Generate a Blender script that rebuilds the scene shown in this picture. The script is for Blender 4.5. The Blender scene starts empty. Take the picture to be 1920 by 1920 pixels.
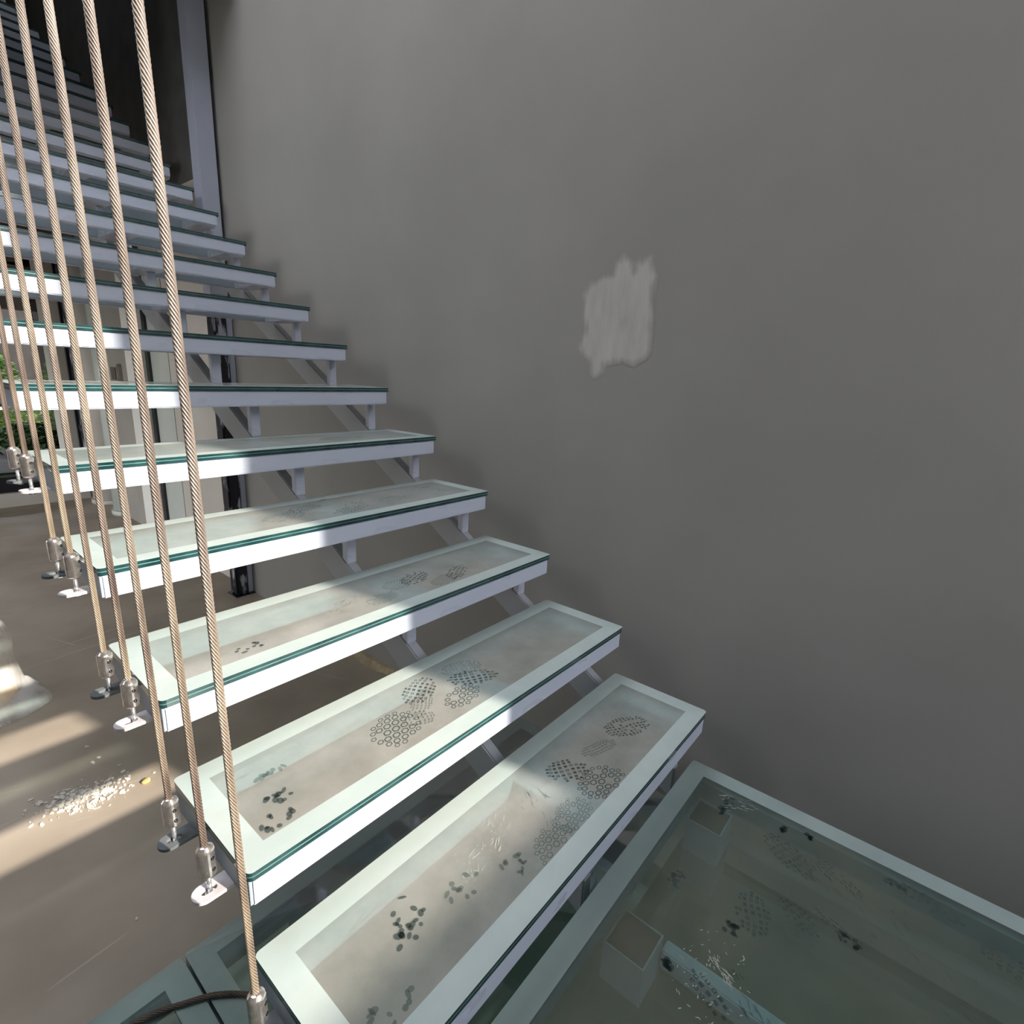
import bpy, bmesh, math, random
from mathutils import Vector, Matrix, noise
S = bpy.context.scene
COL = S.collection
random.seed(7)

# ------------------------------------------------------------------ camera, sky, sun, exposure
G, RISE, DEP, LEN, FH = 0.30, 0.17662, 0.3131, 1.2247, 0.069     # going, riser, tread depth, tread length, glass top to frame bottom
def rot_axis(w):
    w = Vector(w); return Matrix.Rotation(w.length, 3, w.normalized())
R0 = Matrix(((1, 0, 0), (0, 0, -1), (0, 1, 0)))
RC = rot_axis((0.2507, -0.8763, -0.0705)) @ R0                     # rows: right, down, forward
cam = bpy.data.cameras.new('camera'); co = bpy.data.objects.new('camera', cam); COL.objects.link(co)
cam.sensor_fit = 'HORIZONTAL'; cam.sensor_width = 36.0; cam.lens = 36.0 * 1015.76 / 1920.0
cam.clip_start = 0.02; cam.clip_end = 200
CAMP = Vector((-1.5074, -0.1393, 1.1392))
M = Matrix((RC[0], -RC[1], -RC[2])).transposed().to_4x4()
M.translation = CAMP
co.matrix_world = M
S.camera = co

S.view_settings.view_transform = 'Standard'; S.view_settings.look = 'None'
S.view_settings.gamma = 1.0; S.view_settings.use_curve_mapping = False
S.view_settings.exposure = 0.0

w = bpy.data.worlds.new('world'); S.world = w; w.use_nodes = True
wt = w.node_tree; wt.nodes.clear()
wo = wt.nodes.new('ShaderNodeOutputWorld'); wb = wt.nodes.new('ShaderNodeBackground')
wc = wt.nodes.new('ShaderNodeTexCoord'); ws = wt.nodes.new('ShaderNodeSeparateXYZ'); wr = wt.nodes.new('ShaderNodeValToRGB')
wt.links.new(wc.outputs['Generated'], ws.inputs[0]); wt.links.new(ws.outputs[2], wr.inputs[0])
wr.color_ramp.elements[0].position = 0.03; wr.color_ramp.elements[0].color = (0.95, 0.94, 0.93, 1)
wr.color_ramp.elements[1].position = 1.0; wr.color_ramp.elements[1].color = (0.80, 0.86, 0.98, 1)
ge = wr.color_ramp.elements.new(0.0); ge.color = (.07, .068, .062, 1)      # ground below the horizon
wt.links.new(wr.outputs[0], wb.inputs[0]); wb.inputs[1].default_value = 9.6
wt.links.new(wb.outputs[0], wo.inputs[0])

sd = Vector((-0.215, 1.0, -0.4926)).normalized()
sun = bpy.data.lights.new('sun', 'SUN'); sun.energy = 10.5; sun.angle = math.radians(0.9); sun.color = (1.0, 0.93, 0.82)
so = bpy.data.objects.new('sun', sun); COL.objects.link(so)
so.rotation_euler = sd.to_track_quat('-Z', 'Y').to_euler(); so.location = (3, -8, 6)

# ------------------------------------------------------------------ materials
MATS = {}
def nmat(name):
    m = bpy.data.materials.new(name); m.use_nodes = True; t = m.node_tree; t.nodes.clear()
    o = t.nodes.new('ShaderNodeOutputMaterial'); return m, t, o
def nd(t, typ, **kw):
    n = t.nodes.new(typ)
    for k, v in kw.items():
        if k in n.inputs: n.inputs[k].default_value = v
        else: setattr(n, k, v)
    return n
def coords(t, scale=(1, 1, 1)):
    c = nd(t, 'ShaderNodeTexCoord'); mp = nd(t, 'ShaderNodeMapping'); mp.inputs['Scale'].default_value = scale
    t.links.new(c.outputs['Object'], mp.inputs[0]); return mp.outputs[0]
def ramp(t, src, p0, c0, p1, c1):
    r = nd(t, 'ShaderNodeValToRGB'); e = r.color_ramp.elements
    e[0].position = p0; e[0].color = (*c0, 1) if len(c0) == 3 else c0
    e[1].position = p1; e[1].color = (*c1, 1) if len(c1) == 3 else c1
    t.links.new(src, r.inputs[0]); return r.outputs[0]
def noisy(name, c0, c1, scale=6, rough=0.5, metal=0.0, bump=0.0, bscale=60, stretch=(1, 1, 1), spec=0.5, detail=5, rlo=None, p0=.35, p1=.65):
    m, t, o = nmat(name); v = coords(t, stretch)
    n = nd(t, 'ShaderNodeTexNoise', Scale=scale, Detail=detail); t.links.new(v, n.inputs['Vector'])
    b = nd(t, 'ShaderNodeBsdfPrincipled', Roughness=rough, Metallic=metal)
    b.inputs['Specular IOR Level'].default_value = spec
    t.links.new(ramp(t, n.outputs[0], p0, c0, p1, c1), b.inputs['Base Color'])
    if rlo is not None:
        n3 = nd(t, 'ShaderNodeTexNoise', Scale=scale * 1.7, Detail=6); t.links.new(v, n3.inputs['Vector'])
        mr = nd(t, 'ShaderNodeMapRange'); mr.inputs[1].default_value = .35; mr.inputs[2].default_value = .65
        mr.inputs[3].default_value = rlo; mr.inputs[4].default_value = rough
        t.links.new(n3.outputs[0], mr.inputs[0]); t.links.new(mr.outputs[0], b.inputs['Roughness'])
    if bump:
        n2 = nd(t, 'ShaderNodeTexNoise', Scale=bscale, Detail=4); t.links.new(v, n2.inputs['Vector'])
        bp = nd(t, 'ShaderNodeBump', Strength=bump, Distance=0.002); t.links.new(n2.outputs[0], bp.inputs['Height'])
        t.links.new(bp.outputs[0], b.inputs['Normal'])
    t.links.new(b.outputs[0], o.inputs[0]); MATS[name] = m; return m

def glass_top(name, dcol, dcol2, op0, op1, scale, trans_tint=(0.75, 0.9, 0.87), gl=0.12, grough=0.12, transl=0.3):
    """dusty / frosted glass face: partly an opaque film, the rest lets light through"""
    m, t, o = nmat(name); v = coords(t)
    n = nd(t, 'ShaderNodeTexNoise', Scale=scale, Detail=6, Roughness=0.6); t.links.new(v, n.inputs['Vector'])
    n2 = nd(t, 'ShaderNodeTexNoise', Scale=scale * .33, Detail=3); t.links.new(coords(t, (1, 2.2, 1)), n2.inputs['Vector'])
    df = nd(t, 'ShaderNodeBsdfDiffuse'); tl = nd(t, 'ShaderNodeBsdfTranslucent')
    c = ramp(t, n2.outputs[0], .35, dcol, .65, dcol2)
    t.links.new(c, df.inputs[0]); t.links.new(c, tl.inputs[0])
    m1 = nd(t, 'ShaderNodeMixShader'); m1.inputs[0].default_value = transl
    t.links.new(df.outputs[0], m1.inputs[1]); t.links.new(tl.outputs[0], m1.inputs[2])
    tr = nd(t, 'ShaderNodeBsdfTransparent'); tr.inputs[0].default_value = (*trans_tint, 1)
    mr = nd(t, 'ShaderNodeMapRange'); mr.inputs[1].default_value = .3; mr.inputs[2].default_value = .7
    mr.inputs[3].default_value = op0; mr.inputs[4].default_value = op1; t.links.new(n.outputs[0], mr.inputs[0])
    m2 = nd(t, 'ShaderNodeMixShader'); t.links.new(mr.outputs[0], m2.inputs[0])
    t.links.new(tr.outputs[0], m2.inputs[1]); t.links.new(m1.outputs[0], m2.inputs[2])
    g = nd(t, 'ShaderNodeBsdfGlossy', Roughness=grough); f = nd(t, 'ShaderNodeFresnel', IOR=1.5)
    mu = nd(t, 'ShaderNodeMath', operation='MULTIPLY'); t.links.new(f.outputs[0], mu.inputs[0]); mu.inputs[1].default_value = gl
    m3 = nd(t, 'ShaderNodeMixShader'); t.links.new(mu.outputs[0], m3.inputs[0])
    t.links.new(m2.outputs[0], m3.inputs[1]); t.links.new(g.outputs[0], m3.inputs[2])
    t.links.new(m3.outputs[0], o.inputs[0]); MATS[name] = m; return m

noisy('wall_paint', (.252, .240, .222), (.282, .269, .249), scale=1.6, rough=.62, bump=.10, bscale=180, spec=.25)
noisy('wall_pale', (.50, .47, .42), (.56, .53, .48), scale=2, rough=.7, bump=.1)
noisy('wall_mid', (.28, .26, .235), (.33, .31, .28), scale=2, rough=.7)
noisy('white_pier', (.80, .80, .76), (.88, .88, .84), scale=3, rough=.45)
noisy('column_green', (.52, .57, .53), (.62, .66, .62), scale=2, rough=.22, stretch=(1, 1, .3))
noisy('floor_epoxy', (.29, .238, .185), (.45, .375, .30), scale=1.3, rough=.62, rlo=.30, bump=.12, bscale=30, spec=.5, detail=8)
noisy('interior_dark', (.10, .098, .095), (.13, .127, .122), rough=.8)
noisy('ceiling_paint', (.16, .155, .15), (.2, .195, .19), rough=.8)
noisy('stringer_shaded', (.34, .35, .37), (.37, .38, .40), scale=5, rough=.45)  # greyer than the frames: side shade of the stringers painted in
noisy('steel_paint', (.49, .52, .62), (.52, .55, .65), scale=5, rough=.40, rlo=.26, spec=.5, stretch=(1, 3, 3))
noisy('steel_dark', (.20, .24, .28), (.27, .31, .35), scale=9, rough=.5)
noisy('post_paint', (.36, .38, .46), (.40, .42, .50), scale=4, rough=.5)
noisy('black_paint', (.004, .005, .010), (.012, .013, .02), scale=8, rough=.2, spec=.6)
noisy('scuff_and_reflection', (.005, .006, .012), (.42, .43, .5), scale=16, rough=.3, stretch=(1, 1, .35), p0=.54, p1=.62, detail=8)  # column scuffs, also the painted reflections on one door pane
noisy('socket_steel', (.42, .36, .33), (.72, .68, .64), scale=70, rough=.22, metal=.9)
noisy('rod_steel', (.55, .56, .58), (.72, .72, .74), scale=40, rough=.25, metal=.8)
noisy('tab_paint', (.48, .45, .46), (.60, .56, .57), scale=30, rough=.45)
noisy('tab_shaded', (.10, .11, .115), (.15, .16, .165), scale=30, rough=.5)  # darker copy for the back lugs, their shade put into the colour
noisy('tube_shade', (.035, .028, .024), (.075, .06, .05), scale=30, rough=.8)  # dark brown standing for shade inside the open post tubes
noisy('rope_dark', (.05, .04, .03), (.10, .075, .055), scale=60, rough=.55, metal=.4)
noisy('glass_edge', (.005, .026, .028), (.022, .066, .067), scale=14, rough=.12, stretch=(1, 1, 1), spec=.8)
noisy('glass_seam', (.09, .18, .18), (.20, .33, .32), scale=20, rough=.3)
noisy('plaster', (.60, .56, .48), (.78, .74, .66), scale=40, rough=.8, bump=.4)
noisy('plaster_tan', (.30, .23, .14), (.42, .33, .21), scale=30, rough=.9, bump=.5)
noisy('orange_chip', (.62, .33, .10), (.78, .48, .18), scale=40, rough=.8)
noisy('tape', (.70, .48, .18), (.80, .58, .26), scale=12, rough=.5)
noisy('paving', (.13, .125, .13), (.17, .165, .17), scale=4, rough=.7)
noisy('garden_wall', (.10, .085, .075), (.15, .13, .115), scale=3, rough=.9)
noisy('leaf', (.10, .26, .03), (.34, .48, .12), scale=9, rough=.5)
noisy('leaf_dark', (.03, .07, .02), (.07, .14, .04), scale=9, rough=.5)
noisy('stem', (.14, .10, .05), (.2, .15, .08), scale=9, rough=.8)
noisy('stone', (.55, .5, .44), (.7, .65, .58), scale=9, rough=.9)
glass_top('glass_border', (.59, .67, .635), (.66, .72, .675), .84, .93, 9, gl=.55, grough=.22)
glass_top('glass_inner', (.62, .60, .53), (.74, .69, .61), .34, .50, 7, gl=.5, grough=.10)
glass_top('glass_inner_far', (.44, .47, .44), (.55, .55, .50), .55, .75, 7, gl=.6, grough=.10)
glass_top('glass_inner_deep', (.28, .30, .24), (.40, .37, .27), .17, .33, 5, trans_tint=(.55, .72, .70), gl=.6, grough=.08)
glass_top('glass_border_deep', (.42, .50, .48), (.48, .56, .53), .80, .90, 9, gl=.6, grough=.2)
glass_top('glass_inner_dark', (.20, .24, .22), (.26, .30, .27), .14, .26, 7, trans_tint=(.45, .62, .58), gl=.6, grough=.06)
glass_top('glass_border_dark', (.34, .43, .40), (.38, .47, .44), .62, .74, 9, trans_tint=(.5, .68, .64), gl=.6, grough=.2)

def simple_mix(name, col, alpha, rough=.4, tint=(.9, .95, .93), spec=.4):
    m, t, o = nmat(name); tr = nd(t, 'ShaderNodeBsdfTransparent'); tr.inputs[0].default_value = (*tint, 1)
    b = nd(t, 'ShaderNodeBsdfPrincipled', Roughness=rough); b.inputs['Base Color'].default_value = (*col, 1)
    b.inputs['Specular IOR Level'].default_value = spec
    x = nd(t, 'ShaderNodeMixShader'); x.inputs[0].default_value = alpha
    t.links.new(tr.outputs[0], x.inputs[1]); t.links.new(b.outputs[0], x.inputs[2]); t.links.new(x.outputs[0], o.inputs[0])
    MATS[name] = m; return m
simple_mix('glass_under', (.5, .6, .57), .03)
simple_mix('print_dark', (.04, .05, .047), .62)
simple_mix('print_soft', (.07, .085, .078), .36)
simple_mix('print_light', (.72, .72, .66), .38)
simple_mix('window_glass', (.03, .035, .04), .75, rough=.03, tint=(.5, .55, .55), spec=.9)

def floor_scratches():
    m = MATS['floor_epoxy']; t = m.node_tree; b = next(n for n in t.nodes if n.type == 'BSDF_PRINCIPLED')
    src = b.inputs['Base Color'].links[0].from_socket
    acc = src
    for rot, sc, st in ((.35, 7, 22), (-.12, 5, 30), (1.2, 4, 26)):
        c = nd(t, 'ShaderNodeTexCoord'); r1 = nd(t, 'ShaderNodeMapping'); r1.inputs['Rotation'].default_value = (0, 0, rot)
        mp = nd(t, 'ShaderNodeMapping'); mp.inputs['Scale'].default_value = (.35, st * .35, 1)
        t.links.new(c.outputs['Object'], r1.inputs[0]); t.links.new(r1.outputs[0], mp.inputs[0])
        n = nd(t, 'ShaderNodeTexNoise', Scale=sc * .6, Detail=3); t.links.new(mp.outputs[0], n.inputs['Vector'])
        k = ramp(t, n.outputs[0], .695, (0, 0, 0), .72, (.32, .32, .32))
        x = nd(t, 'ShaderNodeMix', data_type='RGBA'); t.links.new(k, x.inputs[0]); t.links.new(acc, x.inputs[6]); x.inputs[7].default_value = (.62, .56, .48, 1)
        acc = x.outputs[2]
    t.links.new(acc, b.inputs['Base Color'])
floor_scratches()
def rope_mat():
    m, t, o = nmat('wire_rope'); c = nd(t, 'ShaderNodeTexCoord'); mp = nd(t, 'ShaderNodeMapping')
    mp.inputs['Scale'].default_value = (30, 30, 5); t.links.new(c.outputs['Object'], mp.inputs[0])
    oi = nd(t, 'ShaderNodeObjectInfo'); ad = nd(t, 'ShaderNodeVectorMath', operation='ADD'); t.links.new(oi.outputs['Location'], ad.inputs[1]); t.links.new(c.outputs['Object'], ad.inputs[0])
    m2 = nd(t, 'ShaderNodeMapping'); m2.inputs['Scale'].default_value = (1, 1, 1.6); t.links.new(ad.outputs[0], m2.inputs[0])
    nl = nd(t, 'ShaderNodeTexNoise', Scale=2.6, Detail=3); t.links.new(m2.outputs[0], nl.inputs['Vector'])
    n = nd(t, 'ShaderNodeTexNoise', Scale=1.4, Detail=5); t.links.new(mp.outputs[0], n.inputs['Vector'])
    b = nd(t, 'ShaderNodeBsdfPrincipled', Roughness=.42, Metallic=.25)
    s = nd(t, 'ShaderNodeSeparateXYZ'); t.links.new(c.outputs['Object'], s.inputs[0])
    mr = nd(t, 'ShaderNodeMapRange'); mr.inputs[1].default_value = .0; mr.inputs[2].default_value = 1.1   # rust is heavier near the tread end
    t.links.new(s.outputs[2], mr.inputs[0])
    a0 = ramp(t, n.outputs[0], .35, (.085, .055, .045), .68, (.19, .135, .105))
    a1 = ramp(t, n.outputs[0], .35, (.20, .150, .105), .68, (.38, .30, .215))
    xa = nd(t, 'ShaderNodeMix', data_type='RGBA'); t.links.new(ramp(t, nl.outputs[0], .46, (0, 0, 0), .58, (1, 1, 1)), xa.inputs[0])
    t.links.new(a0, xa.inputs[6]); t.links.new(a1, xa.inputs[7]); a = xa.outputs[2]
    bb = ramp(t, n.outputs[0], .35, (.22, .175, .155), .68, (.42, .36, .315))
    x = nd(t, 'ShaderNodeMix', data_type='RGBA'); t.links.new(mr.outputs[0], x.inputs[0])
    t.links.new(a, x.inputs[6]); t.links.new(bb, x.inputs[7])
    t.links.new(x.outputs[2], b.inputs['Base Color']); t.links.new(b.outputs[0], o.inputs[0]); MATS['wire_rope'] = m
rope_mat()
def plastic_mat():
    m, t, o = nmat('plastic_film'); v = coords(t, (1, 1, .4))
    n = nd(t, 'ShaderNodeTexNoise', Scale=9, Detail=6); t.links.new(v, n.inputs['Vector'])
    bp = nd(t, 'ShaderNodeBump', Strength=.8, Distance=.01); t.links.new(n.outputs[0], bp.inputs['Height'])
    b = nd(t, 'ShaderNodeBsdfPrincipled', Roughness=.18); b.inputs['Base Color'].default_value = (.82, .80, .78, 1)
    t.links.new(bp.outputs[0], b.inputs['Normal'])
    tr = nd(t, 'ShaderNodeBsdfTransparent'); x = nd(t, 'ShaderNodeMixShader')
    mr = nd(t, 'ShaderNodeMapRange'); mr.inputs[1].default_value = .35; mr.inputs[2].default_value = .65
    mr.inputs[3].default_value = .22; mr.inputs[4].default_value = .52; t.links.new(n.outputs[0], mr.inputs[0])
    t.links.new(mr.outputs[0], x.inputs[0]); t.links.new(tr.outputs[0], x.inputs[1]); t.links.new(b.outputs[0], x.inputs[2])
    t.links.new(x.outputs[0], o.inputs[0]); MATS['plastic_film'] = m
plastic_mat()
def patch_mat():
    # same paint as the wall, mixed by coverage with the lighter brushed paint
    m = MATS['wall_paint'].copy(); m.name = 'patch_paint'; t = m.node_tree
    b = next(n for n in t.nodes if n.type == 'BSDF_PRINCIPLED'); src = b.inputs['Base Color'].links[0].from_socket
    at = nd(t, 'ShaderNodeAttribute'); at.attribute_name = 'cover'
    n = nd(t, 'ShaderNodeTexNoise', Scale=40, Detail=6); t.links.new(coords(t, (1, 1, .25)), n.inputs['Vector'])
    x = nd(t, 'ShaderNodeMix', data_type='RGBA'); t.links.new(at.outputs['Fac'], x.inputs[0]); t.links.new(src, x.inputs[6])
    t.links.new(ramp(t, n.outputs[0], .3, (.40, .385, .35), .7, (.48, .46, .42)), x.inputs[7])
    t.links.new(x.outputs[2], b.inputs['Base Color']); MATS['patch_paint'] = m
patch_mat()

# ------------------------------------------------------------------ helpers
def mesh_obj(name, bm, mats, parent=None, smooth=False, loc=None):
    me = bpy.data.meshes.new(name); bm.to_mesh(me); bm.free()
    if isinstance(mats, str): mats = [mats]
    for k in mats: me.materials.append(MATS[k])
    if smooth:
        for p in me.polygons: p.use_smooth = True
    o = bpy.data.objects.new(name, me); COL.objects.link(o)
    if loc: o.location = loc
    if parent: o.parent = parent
    return o
def box(bm, x0, x1, y0, y1, z0, z1, mi=0, bev=0.0):
    r = bmesh.ops.create_cube(bm, size=1.0)
    for v in r['verts']:
        v.co = Vector(((x0 + x1) / 2 + v.co.x * (x1 - x0), (y0 + y1) / 2 + v.co.y * (y1 - y0), (z0 + z1) / 2 + v.co.z * (z1 - z0)))
    fs = set(f for v in r['verts'] for f in v.link_faces)
    for f in fs: f.material_index = mi
    if bev:
        es = list(set(e for v in r['verts'] for e in v.link_edges))
        q = bmesh.ops.bevel(bm, geom=es, offset=bev, segments=2, affect='EDGES')
        for f in q['faces']: f.material_index = mi
def tube(bm, pts, r, seg=8, mi=0, cap=True, radii=None):
    rings = []
    for i, p in enumerate(pts):
        p = Vector(p); a = Vector(pts[max(i - 1, 0)]); b = Vector(pts[min(i + 1, len(pts) - 1)])
        d = (b - a).normalized(); u = d.orthogonal().normalized() if i == 0 else (pu - d * pu.dot(d)).normalized()
        pu = u; v = d.cross(u); rr = radii[i] if radii else r
        rings.append([bm.verts.new(p + (u * math.cos(2 * math.pi * k / seg) + v * math.sin(2 * math.pi * k / seg)) * rr) for k in range(seg)])
    for a, b in zip(rings, rings[1:]):
        for k in range(seg):
            f = bm.faces.new((a[k], a[(k + 1) % seg], b[(k + 1) % seg], b[k])); f.material_index = mi; f.smooth = True
    if cap:
        bm.faces.new(rings[0][::-1]).material_index = mi; bm.faces.new(rings[-1]).material_index = mi
def prism(bm, poly, ax, a0, a1, mi=0):
    """extrude a 2-D polygon along axis ax (0: x with (y,z), 2: z with (x,y))"""
    def P(p, a): return Vector((a, p[0], p[1])) if ax == 0 else Vector((p[0], p[1], a))
    A = [bm.verts.new(P(p, a0)) for p in poly]; B = [bm.verts.new(P(p, a1)) for p in poly]; n = len(poly)
    fs = [bm.faces.new(A[::-1]), bm.faces.new(B)]
    for k in range(n): fs.append(bm.faces.new((A[k], A[(k + 1) % n], B[(k + 1) % n], B[k])))
    for f in fs: f.material_index = mi
    return fs
def thing(name, label, cat, loc=(0, 0, 0), group=None):
    o = bpy.data.objects.new(name, None); COL.objects.link(o); o.location = loc; o.empty_display_size = .1
    o['label'] = label; o['category'] = cat
    if group: o['group'] = group
    return o
def tag(o, label, cat, group=None, kind=None):
    o['label'] = label; o['category'] = cat
    if group: o['group'] = group
    if kind: o['kind'] = kind
    return o
def struct(name, boxes, mat, label=None, parent=None):
    bm = bmesh.new()
    for b in boxes: box(bm, *b)
    bmesh.ops.recalc_face_normals(bm, faces=bm.faces)
    o = mesh_obj(name, bm, mat, parent)
    if not parent: o['kind'] = 'structure'
    if label: o['label'] = label
    return o

# ------------------------------------------------------------------ the setting
FZ, XW = -0.50, 0.19
YC = 3.72                                  # the steel column beside the stairs
struct('floor', [(-7, XW + .6, -2.4, 7.75, FZ - .2, FZ)], 'floor_epoxy', 'dusty brown grey floor with sun patches far below the treads')
wall = struct('wall_right', [(XW, XW + .25, -2.3, YC + .06, FZ - .1, 5.3)], 'wall_paint', 'plain dark grey painted wall rising beside the stairs')
# upper dark stairwell beyond the column
struct('wall_right', [(XW, XW + .25, YC + .06, 10.2, 2.3, 5.9)], 'interior_dark', 'unlit upper wall beyond the steel column')  # same wall in a darker colour, its lack of light painted in
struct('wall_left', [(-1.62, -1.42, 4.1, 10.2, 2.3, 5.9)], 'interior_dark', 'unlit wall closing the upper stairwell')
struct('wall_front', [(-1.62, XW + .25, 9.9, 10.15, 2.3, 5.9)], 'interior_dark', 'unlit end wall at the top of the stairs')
struct('ceiling', [(-7.2, -3.4, -2.3, 4.1, 5.2, 5.4), (-3.4, XW + .25, -2.3, 1.0, 5.2, 5.4), (-3.4, XW + .25, 3.2, 4.1, 5.2, 5.4), (-1.0, XW + .25, 1.0, 3.2, 5.2, 5.4), (-1.62, XW + .25, 4.1, 10.2, 5.7, 5.9)], 'ceiling_paint', 'ceiling over the stair hall')  # gap in the slab is an added skylight that brightens the stair wall
struct('ceiling', [(-7.2, -1.42, 4.1, 10.2, 2.3, 2.55), (-7.2, -1.42, 4.1, 4.3, 2.5, 5.3)], 'ceiling_paint', 'slab of the upper floor beyond the stair hall')
struct('ceiling', [(-4.7, XW, 3.25, 3.45, 3.2, 5.25)], 'ceiling_paint', 'added unseen beam under the ceiling that keeps the upper stairwell dark')  # beam added out of view to darken the upper treads
# lower storey wall beyond the column, seen between the treads
struct('wall_right', [(XW + .0, XW + .25, YC + .06, 4.85, FZ - .1, 2.3)], 'wall_pale', 'pale cream wall panel beyond the steel column')
struct('wall_right', [(XW + .02, XW + .27, 5.90, 6.52, FZ - .1, 2.3)], 'wall_mid', 'grey wall panel with a small switch box')
struct('wall_right', [(XW + .0, XW + .27, 8.52, 9.02, FZ - .1, 2.3)], 'wall_pale', 'cream wall pier at the far end')
struct('wall_right', [(XW + .45, XW + .6, 4.8, 10.2, FZ - .1, 2.3)], 'black_paint', 'dark recess behind the openings')
# wall behind the camera: opening whose sill and right jamb cut the sunlight
YB = -2.0
ZS = 0.177 + 0.4926 * (0.43 - YB)
XJ = -0.562 + 0.215 * (0.6 - YB)
struct('wall_back', [(-7.2, XW + .25, YB - .12, YB, FZ - .1, ZS), (XJ, XW + .25, YB - .12, YB, ZS - .01, 5.3), (-7.2, -1.15, YB - .12, YB, ZS - .01, 5.3), (-1.16, XJ + .01, YB - .12, YB, 4.02, 5.3)], 'interior_dark', 'wall behind the viewpoint with a tall opening')
struct('wall_left', [(-4.8, -4.6, YB, 4.2, FZ - .1, 2.6), (-4.8, -4.6, YB, 2.2, 2.5, 5.3), (-4.8, -4.6, 3.8, 4.2, 2.5, 5.3), (-7.2, -7.0, 6.6, 8.0, FZ - .1, 2.6)], 'interior_dark', 'side wall on the left with a high opening')
# far facade: low sill, then terrace and garden
bm = bmesh.new(); box(bm, -3.2, .17, 7.74, 7.96, FZ - .05, FZ + .15)
o = mesh_obj('trim_1', bm, 'wall_pale'); o['kind'] = 'structure'; o['label'] = 'pale stone sill at the far doorway'
bm = bmesh.new(); box(bm, -3.2, .17, 7.80, 8.10, FZ + .15, FZ + .32, bev=.004)
for k in range(2): box(bm, -3.2, .17, 8.0 + .05 * k, 8.012 + .05 * k, FZ + .32, FZ + .33)
o = mesh_obj('trim_2', bm, 'black_paint'); o['kind'] = 'structure'; o['label'] = 'black sliding door track at the far doorway'
struct('floor', [(-9, 6, 8.1, 14, FZ - .2, FZ + .30)], 'paving', 'dark grey terrace paving outside')
struct('wall_front', [(-8, 6, 11.6, 11.8, FZ - .1, 1.9)], 'garden_wall', 'brown grey garden wall behind the plants')
struct('ceiling', [(-9, 6, 7.9, 10.9, 2.3, 2.6), (-9, 6, 10.7, 10.9, 1.75, 2.6)], 'garden_wall', 'canopy added over the terrace to shade it')  # roof put in to shade the terrace from the bright sky

struct('wall_back', [(-9, 6, -9.0, -8.8, FZ - .1, 3.7)], 'garden_wall', 'added unseen wall behind the viewpoint that blocks low sky light')  # added out of view to keep low sky off the upper treads
# piers and round columns along the far wall
def pier(name, y0, y1, mat, label, x0=XW - .01, cat='pillar', grp=None):
    bm = bmesh.new(); box(bm, x0, XW + .28, y0, y1, FZ, 2.3, bev=.006)
    t = thing(name, label, cat, (0, 0, 0), grp); mesh_obj('shaft', bm, mat, t); return t
t = pier('wall_pier', 5.50, 5.88, 'white_pier', 'bright white square pier seen between the treads left of the scuffed column')
def round_col(yc, r, mat, label):
    bm = bmesh.new(); tube(bm, [(XW + .16, yc, FZ), (XW + .16, yc, 2.3)], r, 28)
    t = thing('round_column', label, 'column', (0, 0, 0), 'pale round columns along the far wall'); mesh_obj('shaft', bm, mat, t, True)
    bm = bmesh.new(); tube(bm, [(XW + .16, yc, FZ), (XW + .16, yc, FZ + .05)], r + .02, 28); mesh_obj('base_ring', bm, mat, t)
round_col(7.42, .225, 'wall_pale', 'cream round column next to the black glazed door')
round_col(6.72, .215, 'column_green', 'glossy grey green round column beside the grey wall panel')
# dark glazed doors
def door(n, y0, y1, label, mat='window_glass'):
    t = thing('door_%d' % n, label, 'door'); t['kind'] = 'structure'; del t['category']
    bm = bmesh.new(); x0, x1 = XW + .10, XW + .15
    for a, b, c, d in ((y0, y1, FZ, FZ + .07), (y0, y1, 2.2, 2.3), (y0, y0 + .05, FZ, 2.3), (y1 - .05, y1, FZ, 2.3)):
        box(bm, x0, x1, a, b, c, d)
    mesh_obj('door_frame', bm, 'black_paint', t)
    bm = bmesh.new(); box(bm, x0 + .02, x0 + .03, y0 + .05, y1 - .05, FZ + .07, 2.2); mesh_obj('pane', bm, mat, t)
    bm = bmesh.new(); tube(bm, [(x0 - .03, y0 + .12, .35), (x0 - .03, y0 + .12, .75)], .012, 8)
    tube(bm, [(x0 - .03, y0 + .12, .4), (x0 + .01, y0 + .12, .4)], .008, 6); tube(bm, [(x0 - .03, y0 + .12, .7), (x0 + .01, y0 + .12, .7)], .008, 6)
    mesh_obj('handle', bm, 'rod_steel', t)
door(1, 7.66, 8.50, 'black glazed door with painted pale reflections, right of the cream wall pier', 'scuff_and_reflection')  # pale reflections on this pane are painted by its material
door(2, 9.03, 10.15, 'black door opening at the far left')
door(3, 6.93, 7.18, 'narrow dark framed door leaf between the two round columns')
def glazed(y0, y1):
    t = thing('window_1', 'pale green glazed strip window beside the white pier', 'window'); t['kind'] = 'structure'; del t['category']
    bm = bmesh.new(); box(bm, XW + .01, XW + .09, y1 - .07, y1, FZ, 2.3); box(bm, XW + .01, XW + .09, y0, y0 + .03, FZ, 2.3); box(bm, XW + .01, XW + .09, y0, y1, FZ, FZ + .04); box(bm, XW + .01, XW + .09, y0, y1, 2.24, 2.3)
    mesh_obj('window_frame', bm, 'black_paint', t)
    bm = bmesh.new(); box(bm, XW + .03, XW + .05, y0 + .03, y1 - .07, FZ + .04, 2.24); mesh_obj('pane', bm, 'column_green', t)
glazed(4.86, 5.42)
bm = bmesh.new(); box(bm, XW - .02, XW + .03, 6.12, 6.33, .90, 1.08, bev=.01)
t = thing('switch_box', 'small brown switch box on the grey wall panel between the treads', 'box'); mesh_obj('casing', bm, 'wall_mid', t)
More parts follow.
